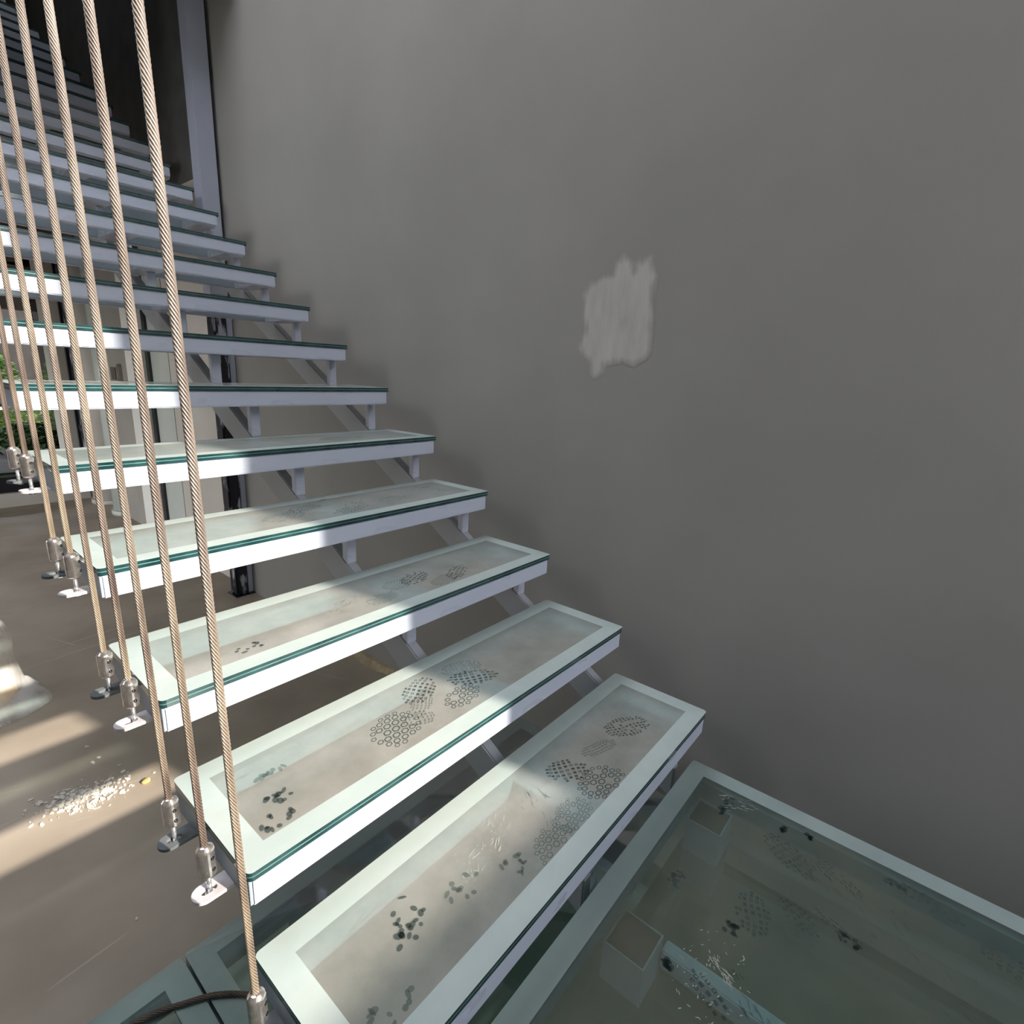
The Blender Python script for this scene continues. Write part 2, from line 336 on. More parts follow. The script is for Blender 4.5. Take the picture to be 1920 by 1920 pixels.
bm = bmesh.new(); box(bm, XW - .027, XW - .019, 6.15, 6.30, .93, 1.05, bev=.003); mesh_obj('cover', bm, 'garden_wall', t)

# repair patch of lighter paint on the right wall
PATCH = [(0.965, 1.417), (0.936, 1.45), (0.9, 1.469), (0.852, 1.471), (0.845, 1.512), (0.821, 1.528), (0.795, 1.514), (0.781, 1.478), (0.773, 1.5), (0.727, 1.516), (0.711, 1.472), (0.699, 1.46), (0.706, 1.426), (0.701, 1.356), (0.699, 1.297), (0.696, 1.236), (0.713, 1.206), (0.746, 1.186), (0.799, 1.198), (0.865, 1.184), (0.867, 1.158), (0.901, 1.14), (0.922, 1.202), (0.97, 1.235), (0.954, 1.284), (0.945, 1.307), (0.958, 1.378)]
def sdist(x, y, poly):
    d = 9; inside = False; n = len(poly)
    for i in range(n):
        ax, ay = poly[i]; bx, by = poly[(i + 1) % n]
        ex, ey = bx - ax, by - ay; tt = max(0, min(1, ((x - ax) * ex + (y - ay) * ey) / (ex * ex + ey * ey + 1e-12)))
        d = min(d, math.hypot(x - ax - ex * tt, y - ay - ey * tt))
        if (ay > y) != (by > y) and x < (bx - ax) * (y - ay) / (by - ay) + ax: inside = not inside
    return d if inside else -d
def paint_patch():
    NY, NZ = 100, 130; y0, y1, z0, z1 = .66, 1.0, 1.10, 1.56
    vs = []; cov = []
    for j in range(NZ + 1):
        for i in range(NY + 1):
            y = y0 + (y1 - y0) * i / NY; z = z0 + (z1 - z0) * j / NZ
            nn = noise.noise(Vector((y * 90, z * 14, 0))) * .009 + noise.noise(Vector((y * 30, z * 22, 5))) * .008
            c = (sdist(y, z, PATCH) + nn + .008) / .022; c = max(0, min(1, c))
            c *= .80 + .30 * noise.noise(Vector((y * 12, z * 6, 3)))
            dd = math.hypot(y - .80, z - 1.325); c *= 1 - .22 * math.exp(-(dd / .014) ** 2)
            vs.append((XW - .0008, y, z)); cov.append(max(0, min(1, c)))
    fs = [(j * (NY + 1) + i, (j + 1) * (NY + 1) + i, (j + 1) * (NY + 1) + i + 1, j * (NY + 1) + i + 1) for j in range(NZ) for i in range(NY)
          if max(cov[j * (NY + 1) + i], cov[(j + 1) * (NY + 1) + i + 1]) > 0]
    me = bpy.data.meshes.new('paint_patch'); me.from_pydata(vs, [], fs)
    a = me.attributes.new('cover', 'FLOAT', 'POINT'); a.data.foreach_set('value', cov)
    me.materials.append(MATS['patch_paint']); o = bpy.data.objects.new('paint_patch', me); COL.objects.link(o); o.parent = wall
    o['label'] = 'ragged patch of lighter grey brushed paint'
paint_patch()

# steel column beside the wall
t = thing('steel_column', 'slim square steel column by the wall, blue grey above and scuffed black below the treads', 'column', (.065, YC, FZ))
def rel(o, t): o.location = -t.location; return o
bm = bmesh.new(); box(bm, .066, .17, YC - .055, YC + .055, 1.55, 5.2, bev=.004); rel(mesh_obj('upper_shaft', bm, 'post_paint', t), t)['label'] = 'blue grey painted upper shaft'
bm = bmesh.new(); box(bm, .066, .150, YC - .055, YC + .055, FZ + .006, 1.55, bev=.012); rel(mesh_obj('lower_shaft', bm, 'scuff_and_reflection', t), t)['label'] = 'black scuffed lower shaft'
bm = bmesh.new(); box(bm, .150, .188, YC - .045, YC + .05, FZ + .006, 1.55, bev=.004); rel(mesh_obj('side_strip', bm, 'post_paint', t), t)['label'] = 'pale edge strip'
bm = bmesh.new(); box(bm, .05, .186, YC - .07, YC + .07, FZ, FZ + .008); rel(mesh_obj('base_plate', bm, 'black_paint', t), t)

# ------------------------------------------------------------------ glass tread builder
def rounded_rect(x0, x1, y0, y1, r, n=4):
    pts = []
    for cx, cy, a0 in ((x1 - r, y0 + r, -90), (x1 - r, y1 - r, 0), (x0 + r, y1 - r, 90), (x0 + r, y0 + r, 180)):
        for k in range(n + 1):
            a = math.radians(a0 + 90 * k / n); pts.append((cx + r * math.cos(a), cy + r * math.sin(a)))
    return pts
def glass_mesh(x0, x1, y0, y1, zt, w, mb=0, th=.0165, r=.010):
    """laminated panel; materials: 0 border, 1 inner, 2 edge, 3 seam, 4 underside"""
    bm = bmesh.new()
    outer = rounded_rect(x0, x1, y0, y1, r); inner = [(x0 + w, y0 + w), (x1 - w, y0 + w), (x1 - w, y1 - w), (x0 + w, y1 - w)]
    n = len(outer) // 4
    for z, up in ((zt, True), (zt - th, False)):
        O = [bm.verts.new((p[0], p[1], z)) for p in outer]; I = [bm.verts.new((p[0], p[1], z)) for p in inner]
        # outer corner order: (x1,y0),(x1,y1),(x0,y1),(x0,y0) ; inner order (x0,y0),(x1,y0),(x1,y1),(x0,y1)
        Ic = [I[1], I[2], I[3], I[0]]; N = len(O)
        fs = []
        for c in range(4):
            for k in range(n - 1): fs.append(bm.faces.new((Ic[c], O[c * n + k], O[c * n + k + 1])))
            fs.append(bm.faces.new((Ic[c], O[c * n + n - 1], O[((c + 1) * n) % N], Ic[(c + 1) % 4])))
        for f in fs: f.material_index = 0 if up else 4
        f = bm.faces.new(I); f.material_index = 1 if up else 4
    zs = [(zt, zt - th * .44, 2), (zt - th * .44, zt - th * .54, 3), (zt - th * .54, zt - th, 2)]
    for za, zb, mi in zs:
        A = [bm.verts.new((p[0], p[1], za)) for p in outer]; B = [bm.verts.new((p[0], p[1], zb)) for p in outer]
        for k in range(len(outer)):
            bm.faces.new((B[k], B[(k + 1) % len(outer)], A[(k + 1) % len(outer)], A[k])).material_index = mi
    bmesh.ops.recalc_face_normals(bm, faces=bm.faces)
    return bm
GM = lambda b, i: [b, i, 'glass_edge', 'glass_seam', 'glass_under']
def frame_mesh(x0, x1, y0, y1, zt, zb, bw=.048, cross=()):
    bm = bmesh.new()
    box(bm, x0, x1, y0, y0 + bw, zb, zt, bev=.0035); box(bm, x0, x1, y1 - bw, y1, zb, zt, bev=.0035)
    box(bm, x0 - .002, x0 + .005, y0 + .004, y1 - .004, zb + .002, zt, 1); box(bm, x1 - .005, x1, y0 + bw, y1 - bw, zb, zt)
    for a, b in cross: box(bm, a, b, y0 + bw, y1 - bw, zb, zt - .004)
    bmesh.ops.recalc_face_normals(bm, faces=bm.faces)
    return bm
def tab_mesh():
    """flat lug with a slotted hole, pointing to -x from the tread end"""
    bm = bmesh.new(); n = 12; out = [(.002, -.019), ]
    out = [(.004, .019)] + [(-.040 - .019 * math.sin(math.pi * k / n), .019 * math.cos(math.pi * k / n)) for k in range(n + 1)] + [(.004, -.019)]
    hole = []
    for k in range(7): a = math.pi / 2 + math.pi * k / 6; hole.append((-.039 + .0065 * math.cos(a), .0065 * math.sin(a)))
    for k in range(7): a = -math.pi / 2 + math.pi * k / 6; hole.append((-.026 + .0065 * math.cos(a), .0065 * math.sin(a)))
    for z in (0, -.006):
        O = [bm.verts.new((p[0], p[1], z)) for p in out]; H = [bm.verts.new((p[0], p[1], z)) for p in hole]
        es = [bm.edges.new((L[i], L[(i + 1) % len(L)])) for L in (O, H) for i in range(len(L))]
        bmesh.ops.triangle_fill(bm, edges=es, use_beauty=True)
    for L in (out, hole):
        A = [bm.verts.new((p[0], p[1], 0)) for p in L]; B = [bm.verts.new((p[0], p[1], -.006)) for p in L]
        for k in range(len(L)): bm.faces.new((A[k], A[(k + 1) % len(L)], B[(k + 1) % len(L)], B[k]))
    bmesh.ops.remove_doubles(bm, verts=bm.verts, dist=1e-5); bmesh.ops.recalc_face_normals(bm, faces=bm.faces)
    return bm

# ---- footprints: flat marks of dust and damp on the glass
def ring(bm, cx, cy, rx, ry, ang, th, z, n=6, mi=0, rot0=0):
    ca, sa = math.cos(ang), math.sin(ang)
    def P(k, f): a = rot0 + 2 * math.pi * k / n; x, y = rx * f * math.cos(a), ry * f * math.sin(a); return (cx + x * ca - y * sa, cy + x * sa + y * ca, z)
    O = [bm.verts.new(P(k, 1)) for k in range(n)]
    if th >= 1: bm.faces.new(O).material_index = mi; return
    I = [bm.verts.new(P(k, 1 - th)) for k in range(n)]
    for k in range(n): bm.faces.new((O[k], O[(k + 1) % n], I[(k + 1) % n], I[k])).material_index = mi
def footprint(kind, cx, cy, ang, rx, ry, yclip, z, step=.0115, seed=1, mat='print_dark'):
    if kind in ('grid', 'dash', 'hex'): rx, ry, step = rx * 1.12, ry * 1.12, step * 1.16
    rnd = random.Random(seed); bm = bmesh.new(); ca, sa = math.cos(ang), math.sin(ang); cnt = 0
    def place(u, v): return cx + u * ca - v * sa, cy + u * sa + v * ca
    if kind in ('hex', 'grid', 'dash'):
        nu = int(rx / step) + 2; nv = int(ry / step) + 2
        for i in range(-nu, nu + 1):
            for j in range(-nv, nv + 1):
                if kind == 'hex': u, v = i * step * .88, (j + .5 * (i % 2)) * step
                else: u, v = i * step, j * step * .85 + .15 * step * math.sin(i)
                e = (u / rx) ** 2 + (v / ry) ** 2
                if e > 1: continue
                k = .62 + .55 * (1 - e) if kind == 'hex' else .8 + .25 * (1 - e)
                uu = u * (1.12 - .25 * e); vv = v * (1.12 - .25 * e)       # bulge: big cells in the middle, small at the rim
                if rnd.random() < .10 + .35 * max(0, e - .6): continue
                x, y = place(uu, vv)
                if not (yclip[0] < y < yclip[1]): continue
                if kind == 'hex': ring(bm, x, y, step * .50 * k, step * .40 * k, ang, .34, z)
                elif kind == 'grid': ring(bm, x, y, step * .42 * k, step * .34 * k, ang + .1, .5 if rnd.random() < .4 else 1, z, 4, rot0=math.pi / 4)
                else: ring(bm, x, y, step * .50 * k, step * .17, ang + .9 * u / rx, 1, z, 6)
                cnt += 1
    elif kind == 'paw':
        for k in range(11):
            a = rnd.uniform(0, 6.3); r = rnd.random() ** .5
            x, y = place(rx * r * math.cos(a), ry * r * math.sin(a))
            if yclip[0] < y < yclip[1]: ring(bm, x, y, rnd.uniform(.004, .009), rnd.uniform(.003, .006), rnd.uniform(0, 3), 1, z, 9); cnt += 1
    elif kind == 'scuff':
        for k in range(26):
            u, v = rnd.uniform(-rx, rx), rnd.uniform(-ry, ry); L = rnd.uniform(.004, .014); a = ang + rnd.uniform(-.5, .5)
            x, y = place(u, v)
            if yclip[0] < y < yclip[1]: ring(bm, x, y, L, rnd.uniform(.0004, .0011), a, 1, z, 8); cnt += 1
    elif kind == 'crumb':
        for k in range(70):
            a = rnd.uniform(0, 6.3); r = rnd.random() ** .7
            x, y = place(rx * r * math.cos(a), ry * r * math.sin(a))
            if yclip[0] < y < yclip[1]: ring(bm, x, y, rnd.uniform(.0008, .0045), rnd.uniform(.0006, .0012), rnd.uniform(0, 3), 1, z, 6); cnt += 1
    return bm if cnt else None
D = math.radians
PRINTS = {   # tread: kind, x, y, angle, half length, half width, step, material
 1: [('grid', -.235, .445, D(-25), .075, .040, .0105, 'print_dark'), ('dash', -.37, .455, D(-20), .06, .022, .009, 'print_soft'),
     ('grid', -.50, .470, D(-35), .055, .038, .0125, 'print_dark'), ('hex', -.475, .385, D(-10), .070, .050, .0165, 'print_dark'),
     ('hex', -.61, .375, D(10), .060, .045, .0135, 'print_soft'), ('hex', -.70, .362, D(10), .06, .045, .015, 'print_soft'),
     ('scuff', -.64, .45, D(70), .05, .04, .01, 'print_soft'), ('crumb', -.83, .455, 0, .13, .05, .01, 'print_light'), ('crumb', -.66, .40, 0, .12, .06, .01, 'print_light'),
     ('paw', -1.00, .480, 0, .035, .03, .01, 'print_dark'), ('paw', -1.03, .440, 0, .035, .02, .01, 'print_dark'),
     ('paw', -.90, .435, 0, .05, .025, .01, 'print_soft'), ('paw', -.80, .395, 0, .04, .03, .01, 'print_soft'), ('paw', -1.13, .38, 0, .05, .03, .01, 'print_soft'), ('scuff', -.80, .47, D(20), .08, .03, .01, 'print_light')],
 2: [('hex', -.835, .722, D(25), .066, .055, .0175, 'print_dark'), ('dash', -.775, .715, D(60), .030, .040, .010, 'print_soft'),
     ('grid', -.700, .800, D(30), .065, .038, .0130, 'print_dark'), ('dash', -.73, .755, D(40), .06, .025, .009, 'print_soft'),
     ('hex', -.640, .705, D(10), .060, .035, .0175, 'print_dark'), ('grid', -.56, .745, D(-30), .070, .034, .0130, 'print_dark'),
     ('dash', -.55, .800, D(-20), .06, .035, .009, 'print_soft'), ('scuff', -.50, .81, D(40), .07, .03, .01, 'print_light'),
     ('paw', -1.115, .720, 0, .03, .015, .01, 'print_dark'), ('paw', -1.14, .672, 0, .03, .02, .01, 'print_dark'), ('paw', -1.09, .79, 0, .03, .01, .01, 'print_soft')],
 3: [('grid', -.36, 1.005, D(30), .065, .030, .0120, 'print_dark'), ('dash', -.43, .985, D(10), .06, .030, .010, 'print_soft'),
     ('grid', -.49, 1.055, D(20), .060, .034, .0120, 'print_dark'), ('dash', -.56, 1.050, D(10), .05, .035, .010, 'print_soft'),
     ('hex', -.65, 1.000, D(10), .055, .030, .0120, 'print_soft'), ('scuff', -.74, 1.03, D(10), .06, .03, .01, 'print_soft'), ('paw', -1.02, .985, 0, .03, .018, .01, 'print_dark')],
 4: [('grid', -.54, 1.295, D(10), .075, .030, .0125, 'print_dark'), ('scuff', -.50, 1.35, D(60), .06, .035, .01, 'print_dark'),
     ('grid', -.64, 1.395, D(10), .06, .030, .0125, 'print_dark'), ('dash', -.74, 1.34, D(10), .07, .04, .012, 'print_soft'),
     ('scuff', -.13, 1.31, D(0), .025, .02, .01, 'print_dark'), ('dash', -.35, 1.33, D(5), .06, .03, .011, 'print_soft')],
 5: [('dash', -.35, 1.64, D(5), .10, .04, .012, 'print_soft'), ('scuff', -.5, 1.64, D(5), .08, .04, .012, 'print_soft')],
}
STR_X = (-.551, -.022)                     # left faces of the two stringers
SW = .036
stair = thing('staircase', 'open riser steel staircase with frosted glass treads climbing along the grey wall', 'staircase', (-.6, .31, FZ))
SL = Vector(stair.location)
def put(o): o.location = -SL; return o
NT = 24
ADJ = {1: (.0012, -.002, .0012), 2: (.0, -.0014, -.0011), 3: (-.0059, .001, -.001), 4: (-.005, .0045, -.0003), 5: (.0029, .004, -.0006), 6: (-.002, .002, .001), 11: (-.003, -.002, .004)}
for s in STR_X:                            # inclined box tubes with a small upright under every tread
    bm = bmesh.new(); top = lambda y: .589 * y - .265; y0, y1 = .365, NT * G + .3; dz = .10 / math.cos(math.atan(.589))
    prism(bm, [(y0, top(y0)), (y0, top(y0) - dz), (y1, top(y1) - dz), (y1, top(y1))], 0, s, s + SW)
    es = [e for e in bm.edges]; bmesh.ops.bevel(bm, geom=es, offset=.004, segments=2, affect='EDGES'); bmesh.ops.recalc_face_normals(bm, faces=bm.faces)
    put(mesh_obj('stringer', bm, 'stringer_shaded', stair))
upm = None
for i in range(1, NT + 1):
    for s in STR_X:
        if upm is None:
            bm = bmesh.new(); prism(bm, [(0, -.122), (.028, -.106), (.028, 0), (0, 0)], 0, 0, SW); bmesh.ops.bevel(bm, geom=list(bm.edges), offset=.003, segments=1, affect='EDGES'); bmesh.ops.recalc_face_normals(bm, faces=bm.faces)
            o = mesh_obj('upright', bm, 'steel_paint', stair); upm = o.data
        else:
            o = bpy.data.objects.new('upright', upm); COL.objects.link(o); o.parent = stair
        o.location = Vector((s, i * G + .124, i * RISE - FH)) - SL
fm = gm_near = gm_far = tabm = tabd = None
for i in range(1, NT + 1):
    ax, ay, az = ADJ.get(i, (0, 0, 0))
    base = Vector((ax, i * G + ay, i * RISE + az)) - SL
    if fm is None:
        fm = mesh_obj('tread', frame_mesh(-LEN + .004, -.012, .002, DEP - .002, -.0168, -FH, cross=[(s, s + .10) for s in (-.60, -.10)]), ['steel_paint', 'steel_dark'], stair); o = fm
        g = mesh_obj('glass_panel', glass_mesh(-LEN, 0, 0, DEP, 0, .048), GM('glass_border', 'glass_inner'), o); gm_near = g.data
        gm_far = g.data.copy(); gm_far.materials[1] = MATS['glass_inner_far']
        tabs = [mesh_obj('cable_tab', tab_mesh(), 'tab_paint', o)]; tabm = tabs[0].data
        tabs[0].location = (-LEN + .002, .084, -FH + .004)
        fmesh = fm.data
        tabd = tabm.copy(); tabd.materials[0] = MATS['tab_shaded']
        c = bpy.data.objects.new('cable_tab', tabd); COL.objects.link(c); c.parent = o; c.location = (-LEN + .002, .236, -FH + .004); c['label'] = 'lug with its shade painted dark grey'
    else:
        o = bpy.data.objects.new('tread', fmesh); COL.objects.link(o); o.parent = stair
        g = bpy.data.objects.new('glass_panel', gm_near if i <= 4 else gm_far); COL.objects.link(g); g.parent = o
        if i < 12:
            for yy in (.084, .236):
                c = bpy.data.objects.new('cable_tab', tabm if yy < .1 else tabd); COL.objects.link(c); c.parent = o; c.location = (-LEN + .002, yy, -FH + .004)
    o.location = base
    for q, (k, x, y, a, rx, ry, st, mt) in enumerate(PRINTS.get(i, ())):
        yc = (.050, DEP - .050)
        b = footprint(k, x, y - i * G, a, rx, ry, yc, .0004 + .00008 * q, st, i * 50 + q, mt)
        if b:
            fo = mesh_obj('footprint' if k in ('hex', 'grid', 'dash', 'paw') else 'dirt_mark', b, mt, o); fo['kind'] = 'stuff'
    if i in (1, 2):
        pass
# bottom glass platform with its posts
pf = thing('glass_platform', 'wide dark glass platform with frosted border and shoe prints at the stair foot', 'platform', (-.6, -.4, FZ))
PL = Vector(pf.location)
def putp(o): o.location = -PL; return o
PY0 = -1.25
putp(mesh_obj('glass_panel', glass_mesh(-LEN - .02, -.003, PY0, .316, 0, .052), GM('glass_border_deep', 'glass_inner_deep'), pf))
bm = bmesh.new(); x0, x1 = -LEN - .01, -.015
box(bm, x0, x1, .268, .314, -FH, -.0175, bev=.003); box(bm, x0, x1, PY0, PY0 + .05, -FH, -.0175)
box(bm, x0, x0 + .045, PY0 + .05, .268, -FH, -.0175); box(bm, x1 - .045, x1, PY0 + .05, .268, -FH, -.0175)
bmesh.ops.recalc_face_normals(bm, faces=bm.faces); putp(mesh_obj('frame', bm, 'steel_dark', pf))
for xa in (-.629, -.165):
    bm = bmesh.new(); t_ = .004; a, b, c, d = xa, xa + .102, .190, .264
    c = .166
    for q in ((a, b, c, c + t_), (a, b, d - t_, d), (a, a + t_, c + t_, d - t_), (b - t_, b, c + t_, d - t_)):
        box(bm, q[0], q[1], q[2], q[3], -RISE + .0005, -.072)
    po = putp(mesh_obj('post', bm, 'post_paint', pf))
    bm = bmesh.new(); box(bm, a + t_, b - t_, c + t_, d - t_, -.090, -.078); cp = mesh_obj('shade_plate', bm, 'tube_shade', po); cp['label'] = 'dark plate standing for the shade inside the open tube'  # plate paints the dark inside of the open tube end
bm = bmesh.new(); box(bm, -.540, -.505, PY0 + .05, .164, -.150, -.100, bev=.003); putp(mesh_obj('beam', bm, 'steel_paint', pf))
for q, (k, x, y, a, rx, ry, st, mt) in enumerate([('paw', -.44, .185, 0, .03, .02, .01, 'print_soft'), ('grid', -.185, .0, D(62), .075, .034, .012, 'print_soft'),
        ('scuff', -.18, -.02, D(62), .07, .03, .01, 'print_dark'), ('dash', -.17, -.11, D(66), .06, .016, .010, 'print_soft'), ('grid', -.405, .02, D(20), .055, .036, .013, 'print_soft'), ('paw', -.475, .045, 0, .02, .014, .01, 'print_dark'),
        ('grid', -.345, -.06, D(66), .050, .022, .011, 'print_soft'), ('dash', -.315, -.125, D(68), .045, .012, .010, 'print_soft'), ('paw', -.33, -.155, 0, .014, .022, .01, 'print_dark'),
        ('paw', -.11, .17, 0, .03, .015, .01, 'print_soft'), ('paw', -.150, .178, 0, .018, .010, .01, 'print_dark'), ('paw', -.105, .03, 0, .012, .008, .01, 'print_dark'), ('paw', -.085, -.03, 0, .010, .012, .01, 'print_dark'),
        ('paw', -.10, -.215, 0, .012, .02, .01, 'print_soft'), ('grid', -.105, -.28, D(80), .07, .02, .012, 'print_soft'), ('grid', -.165, -.42, D(80), .055, .026, .013, 'print_soft'), ('paw', -.635, .118, 0, .010, .010, .007, 'print_dark'),
        ('grid', -.635, .035, D(60), .045, .022, .014, 'print_dark'), ('scuff', -.60, -.03, D(60), .06, .022, .01, 'print_dark'), ('scuff', -.575, .03, D(60), .03, .008, .01, 'print_light'),
        ('scuff', -.10, .15, D(-60), .05, .03, .01, 'print_light'), ('crumb', -.60, .05, 0, .10, .08, .01, 'print_light'), ('scuff', -.22, -.2, D(60), .2, .08, .01, 'print_soft')]):
    b = footprint(k, x, y, a, rx, ry, (PY0 + .06, .262), .0004 + .00008 * q, st, 900 + q, mt)
    if b: o = putp(mesh_obj('footprint' if k in ('grid', 'dash', 'paw') else 'dirt_mark', b, mt, pf)); o['kind'] = 'stuff'

# lower glass landing, one riser down
def low_panel(x0, x1, label):
    t = thing('glass_landing', label, 'landing', (x0, .9, FZ), 'dark glass panels of the lower landing'); L = Vector(t.location)
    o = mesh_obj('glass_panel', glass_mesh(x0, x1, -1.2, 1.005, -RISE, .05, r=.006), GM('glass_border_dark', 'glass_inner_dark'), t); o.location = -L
    bm = bmesh.new(); z0, z1 = -RISE - FH, -RISE - .0175
    box(bm, x0, x1, .955, 1.0, z0, z1); box(bm, x0, x0 + .04, -1.2, .955, z0, z1); box(bm, x1 - .04, x1, -1.2, .955, z0, z1); box(bm, x0 + .04, x1 - .04, -1.2, -1.15, z0, z1)
    o = mesh_obj('frame', bm, 'steel_dark', t); o.location = -L
    for px in (x0 + .25, x1 - .25):
        bm = bmesh.new(); box(bm, px - .03, px + .03, .90, .955, FZ, z0); o = mesh_obj('leg', bm, 'steel_dark', t); o.location = -L
low_panel(-LEN + .003, -.006, 'dark glass landing panel beneath the bottom treads')
low_panel(-3.2, -LEN - .003, 'dark glass landing panel at the lower left with a loose cable lying on it')

# ------------------------------------------------------------------ balustrade cables
RR = .0058; PITCH = .050; NW = 8; HT = 3.3
def rope_mesh():
    vs, fs = [], []; wr_ = RR * math.sin(math.pi / NW) / (1 + math.sin(math.pi / NW)) * .96; rc = RR - wr_; seg = 10; n = int(HT / PITCH * seg); ns = 6
    def strand(ph, rc, wr_, n, ns, turns=True):
        b = len(vs)
        for i in range(n + 1):
            z = HT * i / n; a = ph - (2 * math.pi * z / PITCH if turns else 0); cx, cy = rc * math.cos(a), rc * math.sin(a)
            for k in range(ns):
                q = 2 * math.pi * k / ns + a
                vs.append((cx + wr_ * math.cos(q), cy + wr_ * math.sin(q), z))
        for i in range(n):
            for k in range(ns):
                fs.append((b + i * ns + k, b + i * ns + (k + 1) % ns, b + (i + 1) * ns + (k + 1) % ns, b + (i + 1) * ns + k))
    for wv in range(NW): strand(2 * math.pi * wv / NW, rc, wr_, n, ns)
    nb = len(fs); strand(0, 0, rc * .80, 4, 12, False)  # dark core paints shade into the grooves between the wires
    me = bpy.data.meshes.new('wire_rope'); me.from_pydata(vs, [], fs)
    me.polygons.foreach_set('use_smooth', [True] * len(fs)); me.materials.append(MATS['wire_rope']); me.materials.append(MATS['rope_dark']); me.polygons.foreach_set('material_index', [0] * nb + [1] * (len(fs) - nb)); return me
def lathe(prof, n=20):
    bm = bmesh.new(); rings = []
    for r, z in prof: rings.append([bm.verts.new((r * math.cos(2 * math.pi * k / n), r * math.sin(2 * math.pi * k / n), z)) for k in range(n)] if r > 0 else [bm.verts.new((0, 0, z))])
    for a, b in zip(rings, rings[1:]):
        for k in range(n):
            q = [a[k % len(a)], a[(k + 1) % n % len(a)], b[(k + 1) % n % len(b)], b[k % len(b)]]; u = []
            for v in q:
                if v not in u: u.append(v)
            if len(u) > 2: bm.faces.new(u)
    bmesh.ops.recalc_face_normals(bm, faces=bm.faces)
    return bm
ROPE = rope_mesh()
bm = lathe([(0, .030), (.0105, .030), (.0140, .0335), (.0140, .078), (.0128, .0815), (.0085, .0865), (.0058, .0875), (0, .0875)], 24)
SOCK = mesh_obj('socket', bm, 'socket_steel'); 
bm = lathe([(0, -.012), (.0038, -.012), (.0038, .030), (0, .030)], 12)
ROD = mesh_obj('threaded_rod', bm, 'rod_steel', None, True)
bm = lathe([(.0038, -.0062), (.0085, -.0062), (.0085, -.0115), (.0038, -.0115)], 6)
NUT = mesh_obj('nut', bm, 'rod_steel')
bm = lathe([(0, 0), (.0026, 0), (.0032, .0006), (.0032, .0012), (.0016, .0012), (.0016, .0003), (0, .0003)], 12)
SCR = mesh_obj('set_screw', bm, 'black_paint')
protos = [SOCK, ROD, NUT, SCR]
LEAN = math.atan(.035)
names = {(1, 1): 'brown rusty wire cable standing nearest, fixed at the back corner of the lowest tread', (2, 0): 'wire cable fixed at the front lug of the second tread, its tab bright white',
         (2, 1): 'wire cable fixed at the back lug of the second tread, over the grey slotted tab', (3, 0): 'wire cable fixed at the front lug of the third tread with sunlit white tab',
         (3, 1): 'wire cable fixed at the back lug of the third tread with grey round tab', (4, 0): 'wire cable fixed at the front lug of the fourth tread, right of its pair',
         (4, 1): 'wire cable fixed at the back lug of the fourth tread, left of its pair', (5, 0): 'wire cable ending at the front lug of the fifth tread with white disc tab',
         (5, 1): 'leftmost wire cable low down, ending at the back lug of the fifth tread'}
for (i, b), lab in names.items():
    ax, ay, az = ADJ.get(i, (0, 0, 0))
    bx = -LEN + .002 - .031; by = i * G + ay + (.084, .236)[b]; bz = i * RISE + az - FH + .004
    t = thing('balustrade_cable', lab, 'cable', (bx, by, bz), 'vertical wire cables of the stair balustrade')
    t.rotation_euler = (-LEAN, random.uniform(-.002, .002), 0)
    r = bpy.data.objects.new('wire_rope', ROPE); COL.objects.link(r); r.parent = t; r.location = (0, 0, .080); r.rotation_euler = (0, 0, random.uniform(0, 6))
    for P in (SOCK, ROD, NUT):
        c = P.copy(); COL.objects.link(c); c.parent = t
        if P is SOCK:
            sk = c; c.rotation_euler = (0, 0, random.uniform(-.4, .4))
    for zz in (.045, .066):
        c = SCR.copy(); COL.objects.link(c); c.parent = sk; a = math.radians(-60)
        c.location = (.0136 * math.cos(a), .0136 * math.sin(a), zz); c.rotation_euler = (0, math.pi / 2, a)
for P in protos: bpy.data.objects.remove(P)
# loose cable lying across the lower landing
pts = [(-1.135, .775), (-1.163, .806), (-1.192, .841), (-1.224, .87), (-1.266, .895), (-1.308, .918), (-1.354, .930), (-1.42, .925), (-1.5, .89), (-1.6, .80), (-1.68, .68)]
def smooth_pts(p, n=8):
    out = []
    for i in range(len(p) - 1):
        a, b, c, d = [Vector((*p[max(0, min(len(p) - 1, j))], 0)) for j in (i - 1, i, i + 1, i + 2)]
        for k in range(n):
            s = k / n; out.append(.5 * ((2 * b) + (c - a) * s + (2 * a - 5 * b + 4 * c - d) * s * s + (3 * b - a - 3 * c + d) * s ** 3))
    out.append(Vector((*p[-1], 0))); return out
sp = [Vector((v.x, v.y, -RISE + RR + .0008)) for v in smooth_pts(pts)]
t = thing('loose_cable', 'loose dark wire cable curving over the lower glass landing', 'cable', (-1.3, .9, -RISE))
bm = bmesh.new(); tube(bm, sp, RR * .8, 10)
L = Vector(t.location)
for wv in range(7):
    acc = 0; q = []
    for k, p in enumerate(sp):
        if k: acc += (p - sp[k - 1]).length
        d = (sp[min(k + 1, len(sp) - 1)] - sp[max(k - 1, 0)]).normalized(); n_ = Vector((-d.y, d.x, 0)); a = 2 * math.pi * (wv / 7 + acc / .07)
        q.append(p + (n_ * math.cos(a) + Vector((0, 0, 1)) * math.sin(a)) * RR * .72)
    tube(bm, q, RR * .30, 5)
o = mesh_obj('wire_rope', bm, 'rope_dark', t, True); o.location = -L

